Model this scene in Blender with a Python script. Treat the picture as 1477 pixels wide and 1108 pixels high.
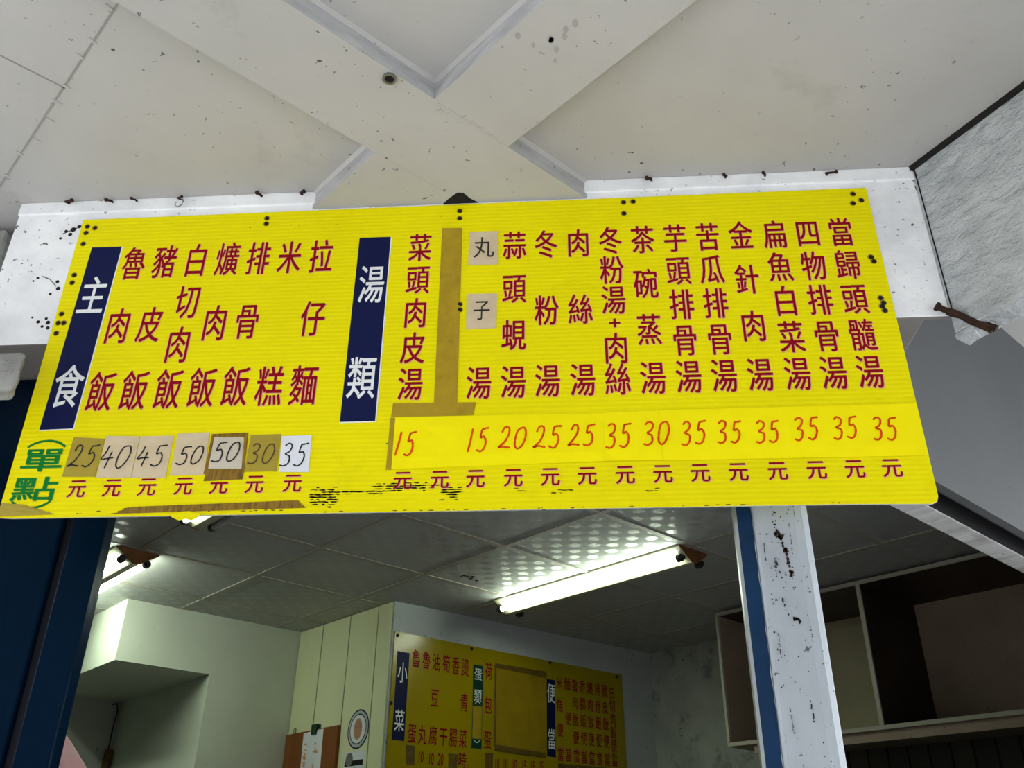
import bpy, bmesh, math, random
from mathutils import Vector, Matrix
random.seed(7)
for o in list(bpy.data.objects): bpy.data.objects.remove(o)
S = bpy.context.scene
COL = S.collection
PI = math.pi

# ------------------------------------------------------------------ camera, sky, exposure
cam_d = bpy.data.cameras.new('camera'); cam = bpy.data.objects.new('camera', cam_d); COL.objects.link(cam)
cam_d.sensor_fit = 'HORIZONTAL'; cam_d.sensor_width = 36.0
cam_d.lens = 1310.0 * 36.0 / 1477.0
PITCH, ROLL, YAW = .5035, .0100, .0760
fw = Vector((0, math.cos(PITCH), math.sin(PITCH))); up0 = Vector((0, -math.sin(PITCH), math.cos(PITCH))); rt0 = Vector((1, 0, 0))
rt = math.cos(ROLL) * rt0 + math.sin(ROLL) * up0; up = -math.sin(ROLL) * rt0 + math.cos(ROLL) * up0
m3 = Matrix.Rotation(YAW, 3, 'Z') @ Matrix((rt, up, -fw)).transposed()
cam.matrix_world = Matrix.Translation((0, 0, 1.55)) @ m3.to_4x4()
cam_d.clip_start = .02
S.camera = cam
S.view_settings.view_transform = 'Standard'; S.view_settings.look = 'None'
S.view_settings.gamma = 1.0; S.view_settings.use_curve_mapping = False
S.view_settings.exposure = 2.1
W = bpy.data.worlds.new('overcast_sky'); S.world = W; W.use_nodes = True
wn = W.node_tree; wn.nodes.clear()
w_out = wn.nodes.new('ShaderNodeOutputWorld'); w_bg = wn.nodes.new('ShaderNodeBackground')
w_bg.inputs['Color'].default_value = (.90, .95, 1.0, 1); w_bg.inputs['Strength'].default_value = 1.9
wn.links.new(w_bg.outputs[0], w_out.inputs[0])
TUBE_POWER = 8.0

# ------------------------------------------------------------------ helpers
AZ = .809                                # the room is turned by this angle against the sign's facade
RAB = Matrix.Rotation(AZ, 4, 'Z')
def AB(a, b, z=0.0): return RAB @ Vector((a, b, z))

def obj(name, bm, mat=None, parent=None, loc=None, rz=0.0, bevel=0.0, smooth=False):
    bmesh.ops.recalc_face_normals(bm, faces=bm.faces)
    me = bpy.data.meshes.new(name); bm.to_mesh(me); bm.free()
    if smooth:
        for p in me.polygons: p.use_smooth = True
    for mm in (mat if isinstance(mat, (list, tuple)) else [mat]):
        if mm: me.materials.append(mm)
    return link(name, me, parent, loc, rz, bevel)
def link(name, me, parent=None, loc=None, rz=0.0, bevel=0.0):
    o = bpy.data.objects.new(name, me); COL.objects.link(o)
    if parent: o.parent = parent
    if loc is not None: o.location = loc
    o.rotation_euler = (0, 0, rz)
    if bevel:
        b = o.modifiers.new('bevel', 'BEVEL'); b.width = bevel; b.segments = 2; b.limit_method = 'ANGLE'
    return o
def tag(o, label, cat, group=None):
    o['label'] = label; o['category'] = cat
    if group: o['group'] = group
    return o
def thing(name, label, cat, loc=(0, 0, 0), rz=0.0, group=None):
    o = bpy.data.objects.new(name, None); COL.objects.link(o); o.empty_display_size = .05
    o.location = loc; o.rotation_euler = (0, 0, rz)
    return tag(o, label, cat, group)
def structure(o, label=None, cat=None):
    o['kind'] = 'structure'
    if label: o['label'] = label
    if cat: o['category'] = cat
    return o
def prism(bm, pts, z0, z1, mi=0):
    lo = [bm.verts.new((x, y, z0)) for x, y in pts]; hi = [bm.verts.new((x, y, z1)) for x, y in pts]
    n = len(pts); fs = [bm.faces.new(lo[::-1]), bm.faces.new(hi)]
    for i in range(n): fs.append(bm.faces.new((lo[i], lo[(i + 1) % n], hi[(i + 1) % n], hi[i])))
    for f in fs: f.material_index = mi
    return lo + hi
def box(bm, x0, x1, y0, y1, z0, z1, mi=0): return prism(bm, [(x0, y0), (x1, y0), (x1, y1), (x0, y1)], z0, z1, mi)
def vprism(bm, pts, y0, y1, mi=0):
    """prism of an outline given in (x, z), between y0 and y1"""
    vs = prism(bm, pts, y0, y1, mi)
    for v in vs: v.co = (v.co.x, v.co.z, v.co.y)
    return vs
def cyl(bm, p0, p1, r, seg=14, r2=None, mi=0):
    p0, p1 = Vector(p0), Vector(p1); d = p1 - p0
    q = d.to_track_quat('Z', 'Y').to_matrix().to_4x4()
    res = bmesh.ops.create_cone(bm, cap_ends=True, segments=seg, radius1=r, radius2=r if r2 is None else r2, depth=d.length,
                                matrix=Matrix.Translation((p0 + p1) / 2) @ q)
    for v in res['verts']:
        for f in v.link_faces: f.material_index = mi
    return res['verts']
def tube_path(bm, pts, r, seg=8):
    pts = [Vector(p) for p in pts]; rings = []
    for i, p in enumerate(pts):
        t = (pts[min(i + 1, len(pts) - 1)] - pts[max(i - 1, 0)]).normalized()
        q = t.to_track_quat('Z', 'Y')
        rings.append([bm.verts.new(p + q @ Vector((r * math.cos(2 * PI * k / seg), r * math.sin(2 * PI * k / seg), 0))) for k in range(seg)])
    for a, b in zip(rings, rings[1:]):
        for k in range(seg): bm.faces.new((a[k], a[(k + 1) % seg], b[(k + 1) % seg], b[k]))
    bm.faces.new(rings[0][::-1]); bm.faces.new(rings[-1])

# ------------------------------------------------------------------ materials
class NT:
    def __init__(s, name):
        s.m = bpy.data.materials.new(name); s.m.use_nodes = True; s.t = s.m.node_tree; s.t.nodes.clear()
        s.out = s.n('ShaderNodeOutputMaterial'); s.b = s.n('ShaderNodeBsdfPrincipled'); s.l(s.b.outputs[0], s.out.inputs[0])
        s.tc = s.n('ShaderNodeTexCoord')
    def n(s, k, **kw):
        nd = s.t.nodes.new(k)
        for a, v in kw.items(): setattr(nd, a, v)
        return nd
    def l(s, a, b): s.t.links.new(a, b)
    def noise(s, scale, detail=4, rough=.55, stretch=(1, 1, 1), off=(0, 0, 0)):
        mp = s.n('ShaderNodeMapping'); mp.inputs['Scale'].default_value = stretch; mp.inputs['Location'].default_value = off
        s.l(s.tc.outputs['Object'], mp.inputs[0]); nz = s.n('ShaderNodeTexNoise'); nz.inputs['Scale'].default_value = scale
        nz.inputs['Detail'].default_value = detail; nz.inputs['Roughness'].default_value = rough; s.l(mp.outputs[0], nz.inputs['Vector'])
        return nz.outputs['Fac']
    def ramp(s, fac, a, b, lo=0.0, hi=1.0):
        r = s.n('ShaderNodeMapRange'); r.inputs['From Min'].default_value = a; r.inputs['From Max'].default_value = b
        r.inputs['To Min'].default_value = lo; r.inputs['To Max'].default_value = hi; s.l(fac, r.inputs['Value']); return r.outputs['Result']
    def math(s, op, a, b=None, c=None):
        q = s.n('ShaderNodeMath', operation=op)
        for i, v in enumerate((a, b, c)):
            if v is None: continue
            if isinstance(v, (int, float)): q.inputs[i].default_value = v
            else: s.l(v, q.inputs[i])
        return q.outputs[0]
    def mix(s, fac, a, b):
        q = s.n('ShaderNodeMix', data_type='RGBA')
        if isinstance(fac, (int, float)): q.inputs[0].default_value = fac
        else: s.l(fac, q.inputs[0])
        for i, v in ((6, a), (7, b)):
            if isinstance(v, tuple): q.inputs[i].default_value = (*v, 1) if len(v) == 3 else v
            else: s.l(v, q.inputs[i])
        return q.outputs[2]
    def col(s, c):
        if isinstance(c, tuple): s.b.inputs['Base Color'].default_value = (*c, 1)
        else: s.l(c, s.b.inputs['Base Color'])
    def bump(s, h, strength=.3, dist=.002, prev=None):
        b = s.n('ShaderNodeBump'); b.inputs['Strength'].default_value = strength; b.inputs['Distance'].default_value = dist
        s.l(h, b.inputs['Height'])
        if prev is not None: s.l(prev, b.inputs['Normal'])
        s.l(b.outputs[0], s.b.inputs['Normal']); return b.outputs[0]
    def set(s, rough=.6, spec=.5, metal=0.0):
        s.b.inputs['Roughness'].default_value = rough; s.b.inputs['Specular IOR Level'].default_value = spec; s.b.inputs['Metallic'].default_value = metal

def paint(name, c, c2=None, var=2.5, rough=.7, spec=.3, bump_s=.3, bump_scale=60, stretch=(1, 1, 1), specks=0.0, speck_c=(.03, .028, .025), speck_scale=38, stains=None, dist=.002, metal=0.0, cracks=0.0):
    t = NT(name); t.set(rough, spec, metal)
    c2 = c2 or tuple(x * .86 for x in c)
    base = t.mix(t.ramp(t.noise(var, 5, .6, stretch), .35, .68), c, c2)
    if stains: base = t.mix(t.ramp(t.noise(stains[1], 6, .65, off=(3, 1, 2)), stains[2], stains[2] + .12, 0, stains[3]), base, stains[0])
    if cracks:
        vo = t.n('ShaderNodeTexVoronoi', feature='DISTANCE_TO_EDGE'); vo.inputs['Scale'].default_value = 5.5
        mp = t.n('ShaderNodeMix', data_type='VECTOR'); mp.inputs[0].default_value = .18
        nz = t.n('ShaderNodeTexNoise'); nz.inputs['Scale'].default_value = 7; t.l(t.tc.outputs['Object'], nz.inputs['Vector'])
        t.l(t.tc.outputs['Object'], mp.inputs[4]); t.l(nz.outputs['Color'], mp.inputs[5]); t.l(mp.outputs[1], vo.inputs['Vector'])
        line = t.ramp(vo.outputs['Distance'], 0.0, .012, 1, 0)
        gate = t.ramp(t.noise(3.2, 3, .6, off=(8, 2, 5)), .53, .62)
        base = t.mix(t.math('MULTIPLY', t.math('MULTIPLY', line, gate), cracks), base, (.10, .095, .09))
    if specks:
        a = t.ramp(t.noise(speck_scale, 3, .6, off=(5, 9, 1)), .70 - .05 * specks, .72 - .05 * specks)
        g = t.ramp(t.noise(3.0, 3, .6, off=(2, 7, 4)), .42, .6)
        base = t.mix(t.math('MULTIPLY', a, t.math('MULTIPLY', g, .9)), base, speck_c)
    t.col(base)
    if bump_s: t.bump(t.noise(bump_scale, 5, .6, stretch), bump_s, dist)
    return t.m

M = {}
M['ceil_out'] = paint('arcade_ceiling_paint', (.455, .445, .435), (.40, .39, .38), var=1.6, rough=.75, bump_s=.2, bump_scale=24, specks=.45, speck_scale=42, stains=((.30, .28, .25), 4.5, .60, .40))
M['beam_side'] = paint('brushed_grey_paint', (.46, .46, .46), (.33, .33, .34), var=9, rough=.7, bump_s=.5, bump_scale=45, stretch=(1, 1, 4), specks=.6)
M['smudge'] = paint('grey_smudge', (.37, .36, .35), rough=.75, bump_s=0)
M['seam'] = paint('seam_dirt', (.30, .29, .27), rough=.9, bump_s=0)
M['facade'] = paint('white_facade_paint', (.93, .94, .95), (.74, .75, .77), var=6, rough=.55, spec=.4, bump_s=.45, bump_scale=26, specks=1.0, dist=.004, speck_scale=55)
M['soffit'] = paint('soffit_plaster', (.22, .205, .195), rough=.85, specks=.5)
M['trowel'] = paint('trowelled_plaster', (.47, .49, .50), (.34, .36, .37), var=9, rough=.55, spec=.35, bump_s=1.0, bump_scale=16, dist=.03, stretch=(1, 1, 1.6), specks=.3)
M['fascia'] = paint('grey_fascia_board', (.076, .080, .082), (.064, .068, .070), var=2, rough=.6, bump_s=.08, specks=.2, stains=((.075, .07, .068), 3.0, .62, .7))
M['slot'] = paint('shutter_slot_shade', (.012, .012, .013), rough=.6, bump_s=0)  # shade inside the slot is put into this near-black colour
M['timber'] = paint('whitewashed_timber', (.50, .50, .50), (.30, .29, .28), var=24, stretch=(1, .12, 1), rough=.8, bump_s=.6, bump_scale=40, specks=.9, stains=((.22, .19, .17), 9, .56, .8))
M['ground'] = paint('street_concrete', (.40, .39, .38), rough=.9)
M['floor'] = paint('room_floor_tile', (.14, .13, .12), rough=.5)
M['dark_row'] = paint('dark_unseen_row', (.09, .085, .08), rough=.8, bump_s=0)
M['blue'] = paint('dark_blue_gloss_paint', (.0012, .010, .026), (.001, .007, .018), var=5, rough=.22, spec=.035, bump_s=.6, bump_scale=22, stretch=(1, 1, .25), dist=.003)
M['blue_post'] = paint('blue_post_paint', (.003, .034, .095), (.002, .020, .062), var=6, rough=.5, spec=.2, bump_s=.25, bump_scale=18)
M['groove'] = paint('groove_black', (.004, .006, .012), rough=.7, bump_s=0)
M['alu'] = paint('aluminium_strip', (.50, .54, .55), rough=.35, metal=.8, bump_s=0)
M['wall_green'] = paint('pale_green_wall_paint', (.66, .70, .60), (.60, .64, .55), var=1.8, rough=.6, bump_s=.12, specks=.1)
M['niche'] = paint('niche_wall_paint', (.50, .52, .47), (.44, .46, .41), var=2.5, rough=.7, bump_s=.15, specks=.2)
M['plank'] = paint('cream_plank_veneer', (.76, .78, .50), (.66, .68, .42), var=2.2, rough=.5, bump_s=.1, stretch=(1, 1, .3))
M['menuwall'] = paint('grey_white_wall_paint', (.50, .53, .54), (.44, .47, .48), var=3, rough=.7, bump_s=.2, specks=1.0, speck_scale=50)
M['stained'] = paint('mildewed_wall', (.50, .52, .48), (.38, .40, .37), var=5, rough=.75, bump_s=.3, specks=.4, stains=((.20, .21, .20), 7, .55, .8))
M['tbar'] = paint('ceiling_grid_strip', (.40, .37, .32), rough=.5, bump_s=0)
M['fixture'] = paint('lamp_body_enamel', (.50, .50, .36), rough=.4, bump_s=0)
M['fix_end'] = paint('rusty_end_plate', (.20, .075, .02), (.12, .05, .02), var=20, rough=.7)
M['socket'] = paint('black_lamp_socket', (.02, .02, .02), rough=.4, bump_s=0)
M['tube_off'] = paint('unlit_tube_glass', (.45, .45, .44), rough=.2, spec=.6, bump_s=0)
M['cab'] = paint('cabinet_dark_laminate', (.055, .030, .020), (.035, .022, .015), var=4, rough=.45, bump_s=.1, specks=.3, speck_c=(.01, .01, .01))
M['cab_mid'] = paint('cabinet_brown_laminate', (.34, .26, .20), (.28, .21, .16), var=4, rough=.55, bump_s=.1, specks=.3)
M['cab_beige'] = paint('cabinet_beige_back', (.42, .37, .24), (.36, .32, .21), var=3, rough=.6, bump_s=.08)
M['cab_edge'] = paint('cabinet_edge_strip', (.42, .40, .33), rough=.6, bump_s=.1)
M['rust'] = paint('rusted_steel', (.045, .017, .009), (.016, .010, .007), var=40, rough=.9, bump_s=.8, bump_scale=120, dist=.003)
M['steel'] = paint('dull_steel', (.25, .25, .25), rough=.4, metal=.7, bump_s=0)
M['black'] = paint('black_dirt_and_shade', (.012, .011, .010), rough=.9, bump_s=0)
M['concrete'] = paint('rough_concrete', (.36, .36, .34), (.20, .20, .19), var=8, rough=.9, bump_s=1.0, bump_scale=24, dist=.01, specks=.8)
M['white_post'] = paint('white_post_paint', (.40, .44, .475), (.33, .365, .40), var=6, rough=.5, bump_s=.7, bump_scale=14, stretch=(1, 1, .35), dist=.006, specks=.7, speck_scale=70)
M['navy'] = paint('navy_vinyl', (.004, .008, .060), rough=.5, spec=.15, bump_s=0)
M['green_vinyl'] = paint('dark_green_vinyl', (.008, .05, .03), rough=.35, bump_s=0)
M['white_ink'] = paint('white_lettering', (.82, .85, .85), rough=.5, bump_s=0)
M['red_ink'] = paint('crimson_lettering', (.27, .003, .012), rough=.6, spec=.08, bump_s=0)
M['pink_ink'] = paint('pink_letter_edge', (.88, .42, .24), rough=.6, spec=.1, bump_s=0)
M['green_ink'] = paint('green_lettering', (.004, .20, .03), rough=.6, spec=.1, bump_s=0)
M['green_edge'] = paint('dark_green_edge', (.20, .42, .03), rough=.45, bump_s=0)
M['emblem'] = paint('faded_red_print', (.42, .20, .13), (.50, .30, .2), var=12, bump_s=0)
M['marker_black'] = paint('black_marker_ink', (.02, .018, .02), rough=.6, bump_s=0)
M['marker_brown'] = paint('brown_faded_ink', (.10, .06, .02), rough=.6, bump_s=0)
M['marker_red'] = paint('orange_red_marker_ink', (.60, .035, .004), (.75, .11, .006), var=30, rough=.6, spec=.1, bump_s=0)
M['tan_paper'] = paint('tan_card', (.66, .54, .36), (.56, .45, .28), var=14, rough=.6, bump_s=.1, stains=((.40, .30, .16), 10, .62, .6))
M['cream_paper'] = paint('cream_card', (.62, .56, .45), (.52, .45, .34), var=14, rough=.6, bump_s=.1)
M['white_paper'] = paint('white_card', (.78, .80, .86), rough=.6, bump_s=.1)
M['olive_paper'] = paint('olive_taped_card', (.40, .31, .035), (.33, .25, .03), var=12, rough=.45, bump_s=.1)
M['yellow_paper'] = paint('bright_yellow_paper', (.95, .84, .0008), (.92, .78, .0008), var=5, rough=.45, spec=.12, bump_s=.15, bump_scale=8, dist=.004)
M['tape'] = paint('brown_packing_tape', (.42, .29, .012), (.34, .22, .010), var=22, rough=.4, bump_s=.15, stains=((.22, .14, .012), 16, .58, .6))
M['tape_dark'] = paint('dirty_brown_tape', (.30, .17, .012), (.13, .07, .010), var=45, rough=.5, bump_s=.3, stretch=(3, 1, .6))
M['menu_tape'] = paint('dark_brown_tape', (.17, .10, .012), (.10, .06, .01), var=26, rough=.5, bump_s=0)
M['ply'] = paint('orange_brown_board', (.25, .075, .012), (.18, .055, .010), var=9, rough=.4, bump_s=.1, stretch=(1, 1, .2))
M['pink'] = paint('pink_plastic_film', (.62, .30, .40), (.72, .48, .50), var=4, rough=.35, bump_s=.2, bump_scale=12)
M['wood'] = paint('brown_wood_pole', (.16, .085, .025), (.09, .05, .02), var=30, rough=.6)
M['patch'] = paint('taped_yellow_brown_card', (.36, .24, .008), (.27, .17, .006), var=6, rough=.35, bump_s=.3, bump_scale=9, stains=((.12, .07, .01), 6, .62, .7))

def emitter(name, c, power):
    t = NT(name); e = t.n('ShaderNodeEmission'); e.inputs['Color'].default_value = (*c, 1); e.inputs['Strength'].default_value = power
    t.l(e.outputs[0], t.out.inputs[0]); return t.m
M['tube_on'] = emitter('lit_fluorescent_tube', (.86, 1.0, .80), TUBE_POWER)

def corrugated(name, c, c2, rib):
    """hollow-ribbed plastic sheet: flutes run along the local x axis"""
    t = NT(name); t.set(.36, .12)
    sx = t.n('ShaderNodeSeparateXYZ'); t.l(t.tc.outputs['Object'], sx.inputs[0])
    ph = t.math('MULTIPLY', sx.outputs['Z'], 2 * PI / rib)
    s = t.math('SINE', ph)
    web = t.ramp(s, .55, 1.0)
    base = t.mix(t.ramp(t.noise(2.2, 5, .6), .35, .7), c, c2)
    base = t.mix(t.math('MULTIPLY', web, .09), base, tuple(x * .62 for x in c))
    dirt = t.ramp(t.noise(5, 6, .7, off=(1, 4, 2)), .60, .78, 0, .40)
    base = t.mix(dirt, base, tuple(x * .6 for x in c))
    t.col(base); t.bump(s, .22, .001)
    return t.m
M['yellow_board'] = corrugated('yellow_corrugated_plastic', (.87, .77, .0004), (.80, .70, .0004), .0122)
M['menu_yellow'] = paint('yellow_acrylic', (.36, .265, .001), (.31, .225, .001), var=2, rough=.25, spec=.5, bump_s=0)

def tiles(name):
    """vinyl ceiling tile with a pressed pattern of round glossy dots"""
    t = NT(name); t.set(.4, .75)
    sx = t.n('ShaderNodeSeparateXYZ'); t.l(t.tc.outputs['Object'], sx.inputs[0])
    a = t.math('COSINE', t.math('MULTIPLY', sx.outputs['X'], PI / .06)); b = t.math('COSINE', t.math('MULTIPLY', sx.outputs['Y'], PI / .06))
    p = t.math('MULTIPLY', a, b); dot = t.ramp(p, .22, .34)
    t.col(t.mix(t.math('MULTIPLY', dot, .45), t.mix(t.ramp(t.noise(1.5, 5, .6), .35, .7), (.42, .43, .41), (.36, .37, .355)), (.27, .275, .265)))
    t.l(t.ramp(dot, 0, 1, .75, .30), t.b.inputs['Roughness'])
    t.bump(dot, .12, .001)
    return t.m
M['tile'] = tiles('dotted_ceiling_tile')

def bricks(name):
    t = NT(name); t.set(.35, .5)
    br = t.n('ShaderNodeTexBrick'); br.offset = 0.0; br.inputs['Scale'].default_value = 1.0
    br.inputs['Color1'].default_value = (.10, .09, .075, 1); br.inputs['Color2'].default_value = (.075, .068, .06, 1); br.inputs['Mortar'].default_value = (.01, .01, .01, 1)
    br.inputs['Brick Width'].default_value = .11; br.inputs['Row Height'].default_value = .22; br.inputs['Mortar Size'].default_value = .006
    mp = t.n('ShaderNodeMapping'); mp.inputs['Rotation'].default_value = (PI / 2, 0, 0)
    sx = t.n('ShaderNodeSeparateXYZ'); t.l(t.tc.outputs['Object'], sx.inputs[0])
    cb = t.n('ShaderNodeCombineXYZ'); t.l(sx.outputs['Y'], cb.inputs[0]); t.l(sx.outputs['Z'], cb.inputs[1]); t.l(cb.outputs[0], br.inputs['Vector'])
    t.col(br.outputs['Color']); return t.m
M['walltile'] = bricks('dark_wall_tile')

# ------------------------------------------------------------------ setting: arcade outside
Z1, Z2, YF, ZB, ZI = 3.204, 3.265, 1.95, 2.785, 2.906
bm = bmesh.new(); box(bm, -40, 40, -40, 40, -.1, 0); structure(obj('floor_street', bm, M['ground']), 'grey concrete pavement and street', 'ground')
bm = bmesh.new()
for k in range(9): box(bm, -26 + k * 6, -20.3 + k * 6, -10, -7.5 - .4 * (k % 2), 0, 6.2 + .7 * ((k * 7) % 3))
structure(obj('wall_opposite_added', bm, M['dark_row']), 'dark unseen building row added across the street to block daylight', 'wall')  # unseen row, added dark and tall to limit daylight reaching the shop
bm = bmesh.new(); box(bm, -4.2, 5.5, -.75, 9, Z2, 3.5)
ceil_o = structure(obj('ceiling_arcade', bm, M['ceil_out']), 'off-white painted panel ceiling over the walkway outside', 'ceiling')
def strip(bm, p, q, w, z0, z1):
    p, q = Vector(p), Vector(q); n = Vector((-(q - p).y, (q - p).x)).normalized() * w / 2
    prism(bm, [tuple(p + n), tuple(p - n), tuple(q - n), tuple(q + n)], z0, z1)
def ab2(a, b): v = AB(a, b); return (v.x, v.y)
bm = bmesh.new(); strip(bm, ab2(.262, 1.0), ab2(.247, 2.55), .004, Z2 - .0015, Z2 + .002); strip(bm, ab2(-.9, 1.948), ab2(.258, 1.948), .004, Z2 - .0015, Z2 + .002)
for k in range(15):
    pass
obj('panel_seam', bm, M['seam'], ceil_o)
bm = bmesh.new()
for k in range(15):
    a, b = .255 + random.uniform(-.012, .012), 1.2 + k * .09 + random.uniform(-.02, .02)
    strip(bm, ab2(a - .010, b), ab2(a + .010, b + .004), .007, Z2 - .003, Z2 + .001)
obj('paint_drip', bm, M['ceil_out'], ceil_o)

# crossing ceiling beams: outline in room axes, cut by the facade
def b_at(a, y): return (y - .72356 * a) / .69024 if False else (y - math.sin(AZ) * a) / math.cos(AZ)
def a_at(b, y): return (y - math.cos(AZ) * b) / math.sin(AZ)
A0, A1, B0, B1 = .917, 1.155, 1.308, 1.556
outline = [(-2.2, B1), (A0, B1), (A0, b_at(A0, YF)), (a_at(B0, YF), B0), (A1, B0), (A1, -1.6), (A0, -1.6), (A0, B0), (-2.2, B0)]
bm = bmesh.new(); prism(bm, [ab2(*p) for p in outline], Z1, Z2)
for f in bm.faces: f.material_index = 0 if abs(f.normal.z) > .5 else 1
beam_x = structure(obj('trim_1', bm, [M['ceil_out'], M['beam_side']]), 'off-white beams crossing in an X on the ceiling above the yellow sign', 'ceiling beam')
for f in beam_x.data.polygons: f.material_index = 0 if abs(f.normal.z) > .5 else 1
bm = bmesh.new()
def cove(bm, p, q, side):
    p, q = Vector(ab2(*p)), Vector(ab2(*q)); n = Vector((-(q - p).y, (q - p).x)).normalized() * side
    a = [p + n * 0, p + n * .008]; b = [q, q + n * .008]
    vs = [bm.verts.new((*a[0], Z2 - .010)), bm.verts.new((*a[1], Z2 + .001)), bm.verts.new((*a[0], Z2 + .001)), bm.verts.new((*b[0], Z2 - .010)), bm.verts.new((*b[1], Z2 + .001)), bm.verts.new((*b[0], Z2 + .001))]
    for f in ((0, 1, 2), (3, 5, 4), (0, 3, 4, 1), (1, 4, 5, 2), (0, 2, 5, 3)): bm.faces.new([vs[i] for i in f])
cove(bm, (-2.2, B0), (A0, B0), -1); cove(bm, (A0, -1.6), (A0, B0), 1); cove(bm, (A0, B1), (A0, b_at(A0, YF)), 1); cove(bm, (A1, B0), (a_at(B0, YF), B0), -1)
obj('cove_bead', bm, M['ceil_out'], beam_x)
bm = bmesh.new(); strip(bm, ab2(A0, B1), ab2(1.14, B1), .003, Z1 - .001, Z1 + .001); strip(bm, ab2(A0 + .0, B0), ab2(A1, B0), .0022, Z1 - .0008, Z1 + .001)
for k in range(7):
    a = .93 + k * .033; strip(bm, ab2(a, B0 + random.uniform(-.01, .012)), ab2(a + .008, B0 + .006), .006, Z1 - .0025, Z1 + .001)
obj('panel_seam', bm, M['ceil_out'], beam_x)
bm = bmesh.new(); v = AB(1.160, 1.556)
vs = []
for k, (dx, dy) in enumerate([(-.050, .0), (-.03, -.014), (-.004, -.028), (.012, -.027), (.028, -.012), (.05, .0)]): vs.append((-.296 + dx, YF + .0 + dy * 1.6 - .001))
prism(bm, vs, Z1 - .0012, Z1 + .001); obj('broken_corner', bm, M['black'], beam_x)

bm = bmesh.new()
for k in range(9):
    x, y = .02 + random.gauss(0, .06), 1.40 + random.gauss(0, .025); r = random.uniform(.006, .011)
    prism(bm, [(x + r * math.cos(q * .6) * .7, y + r * math.sin(q * .6)) for q in range(10)], Z1 - .0006, Z1 + .001)
obj('finger_smudge', bm, M['smudge'], beam_x)

# facade beam the sign hangs on
bm = bmesh.new()
prism(bm, [(-1.578, YF), (.935, YF), (.935, YF + .016), (.875, YF + .016), (.875, 2.26), (-1.578, 2.26)], ZB, Z2)
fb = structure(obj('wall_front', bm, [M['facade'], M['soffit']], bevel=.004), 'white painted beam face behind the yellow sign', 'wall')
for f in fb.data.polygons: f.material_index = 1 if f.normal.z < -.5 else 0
bm = bmesh.new()
for u0, u1 in ((-1.578, -.705), (.046, .935)):
    box(bm, u0, u1, YF - .006, YF + .002, 3.222, Z2)
obj('top_fillet', bm, M['facade'], fb, bevel=.003)
bm = bmesh.new()
for x, z, r in [(-1.40, 3.165, .008), (-1.42, 3.16, .005), (-1.405, 3.148, .006), (-1.43, 3.135, .004), (-1.385, 3.175, .006), (-1.46, 3.0, .004), (-1.40, 2.985, .005), (-1.392, 2.962, .006), (-1.41, 2.945, .004), (-1.40, 2.865, .004), (-1.42, 2.855, .005), (-1.405, 2.84, .004), (-1.392, 2.852, .006), (-1.47, 2.99, .003), (-1.388, 2.835, .005), (-1.44, 2.87, .003)]:
    cyl(bm, (x, YF - .0012, z), (x, YF + .001, z), r, 9)
for p, q in (((-1.448, 3.005), (-1.425, 2.995)), ((-1.425, 2.995), (-1.40, 2.97)), ((-1.43, 3.15), (-1.39, 3.17))):
    vprism(bm, [(p[0], p[1] - .0012), (p[0], p[1] + .0012), (q[0], q[1] + .0012), (q[0], q[1] - .0012)], YF - .001, YF + .001)
obj('old_drill_hole', bm, M['black'], fb)

# walkway beam on the right, turned towards the street
d = Vector((.537, -.844)); nr = Vector((.844, .537)); c0 = Vector((.932, 1.952))
bm = bmesh.new()
pts = [c0, c0 + d * 3.2, c0 + d * 3.2 + nr * .075, c0 + nr * .075]
prism(bm, [tuple(p) for p in pts], 2.734, Z2)
rb = structure(obj('wall_right', bm, M['trowel'], bevel=.006), 'rough white trowelled beam right of the yellow sign', 'wall')
bm = bmesh.new(); q0 = c0 + d * .02
prism(bm, [tuple(c0 + d * .0 - nr * .002), tuple(c0 + d * .05 - nr * .002), tuple(c0 + d * .045 + nr * .045), tuple(c0 + nr * .04)], 2.716, 2.738)
for vv in bm.verts: vv.co += Vector((random.uniform(-.006, .006), random.uniform(-.006, .006), random.uniform(-.006, .004)))
obj('broken_plaster', bm, M['trowel'], rb, bevel=.004)
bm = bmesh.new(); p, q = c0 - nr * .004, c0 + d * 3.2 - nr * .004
strip(bm, tuple(p), tuple(q), .012, Z2 - .014, Z2 + .002); obj('gap_shadow', bm, M['black'], rb)  # shade of the gap under the ceiling, drawn as a black strip
bm = bmesh.new(); strip(bm, tuple(c0 - nr * .001 + d * .010), tuple(c0 - nr * .001 + d * .012), .004, ZB, Z2); obj('corner_crack', bm, M['black'], rb)

# right-hand facade: fascia, shutter slot, timber lintel (in room axes)
ZF = 2.435
bm = bmesh.new(); box(bm, 1.90, 5.3, .845, .870, ZF, Z2)
structure(obj('wall_fascia', bm, M['fascia'], rz=AZ), 'smooth grey fascia board right of the yellow sign', 'wall')
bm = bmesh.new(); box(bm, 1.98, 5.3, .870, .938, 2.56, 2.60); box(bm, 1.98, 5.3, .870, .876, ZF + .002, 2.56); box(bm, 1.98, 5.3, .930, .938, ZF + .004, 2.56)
structure(obj('trim_2', bm, M['slot'], rz=AZ), 'shutter slot with its shade painted black, between fascia and timber lintel', 'trim')
bm = bmesh.new(); box(bm, 1.98, 5.3, .938, 1.004, ZF, 2.95)
structure(obj('trim_3', bm, M['timber'], rz=AZ, bevel=.003), 'whitewashed timber lintel at the lower right of the sign', 'trim')

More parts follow.
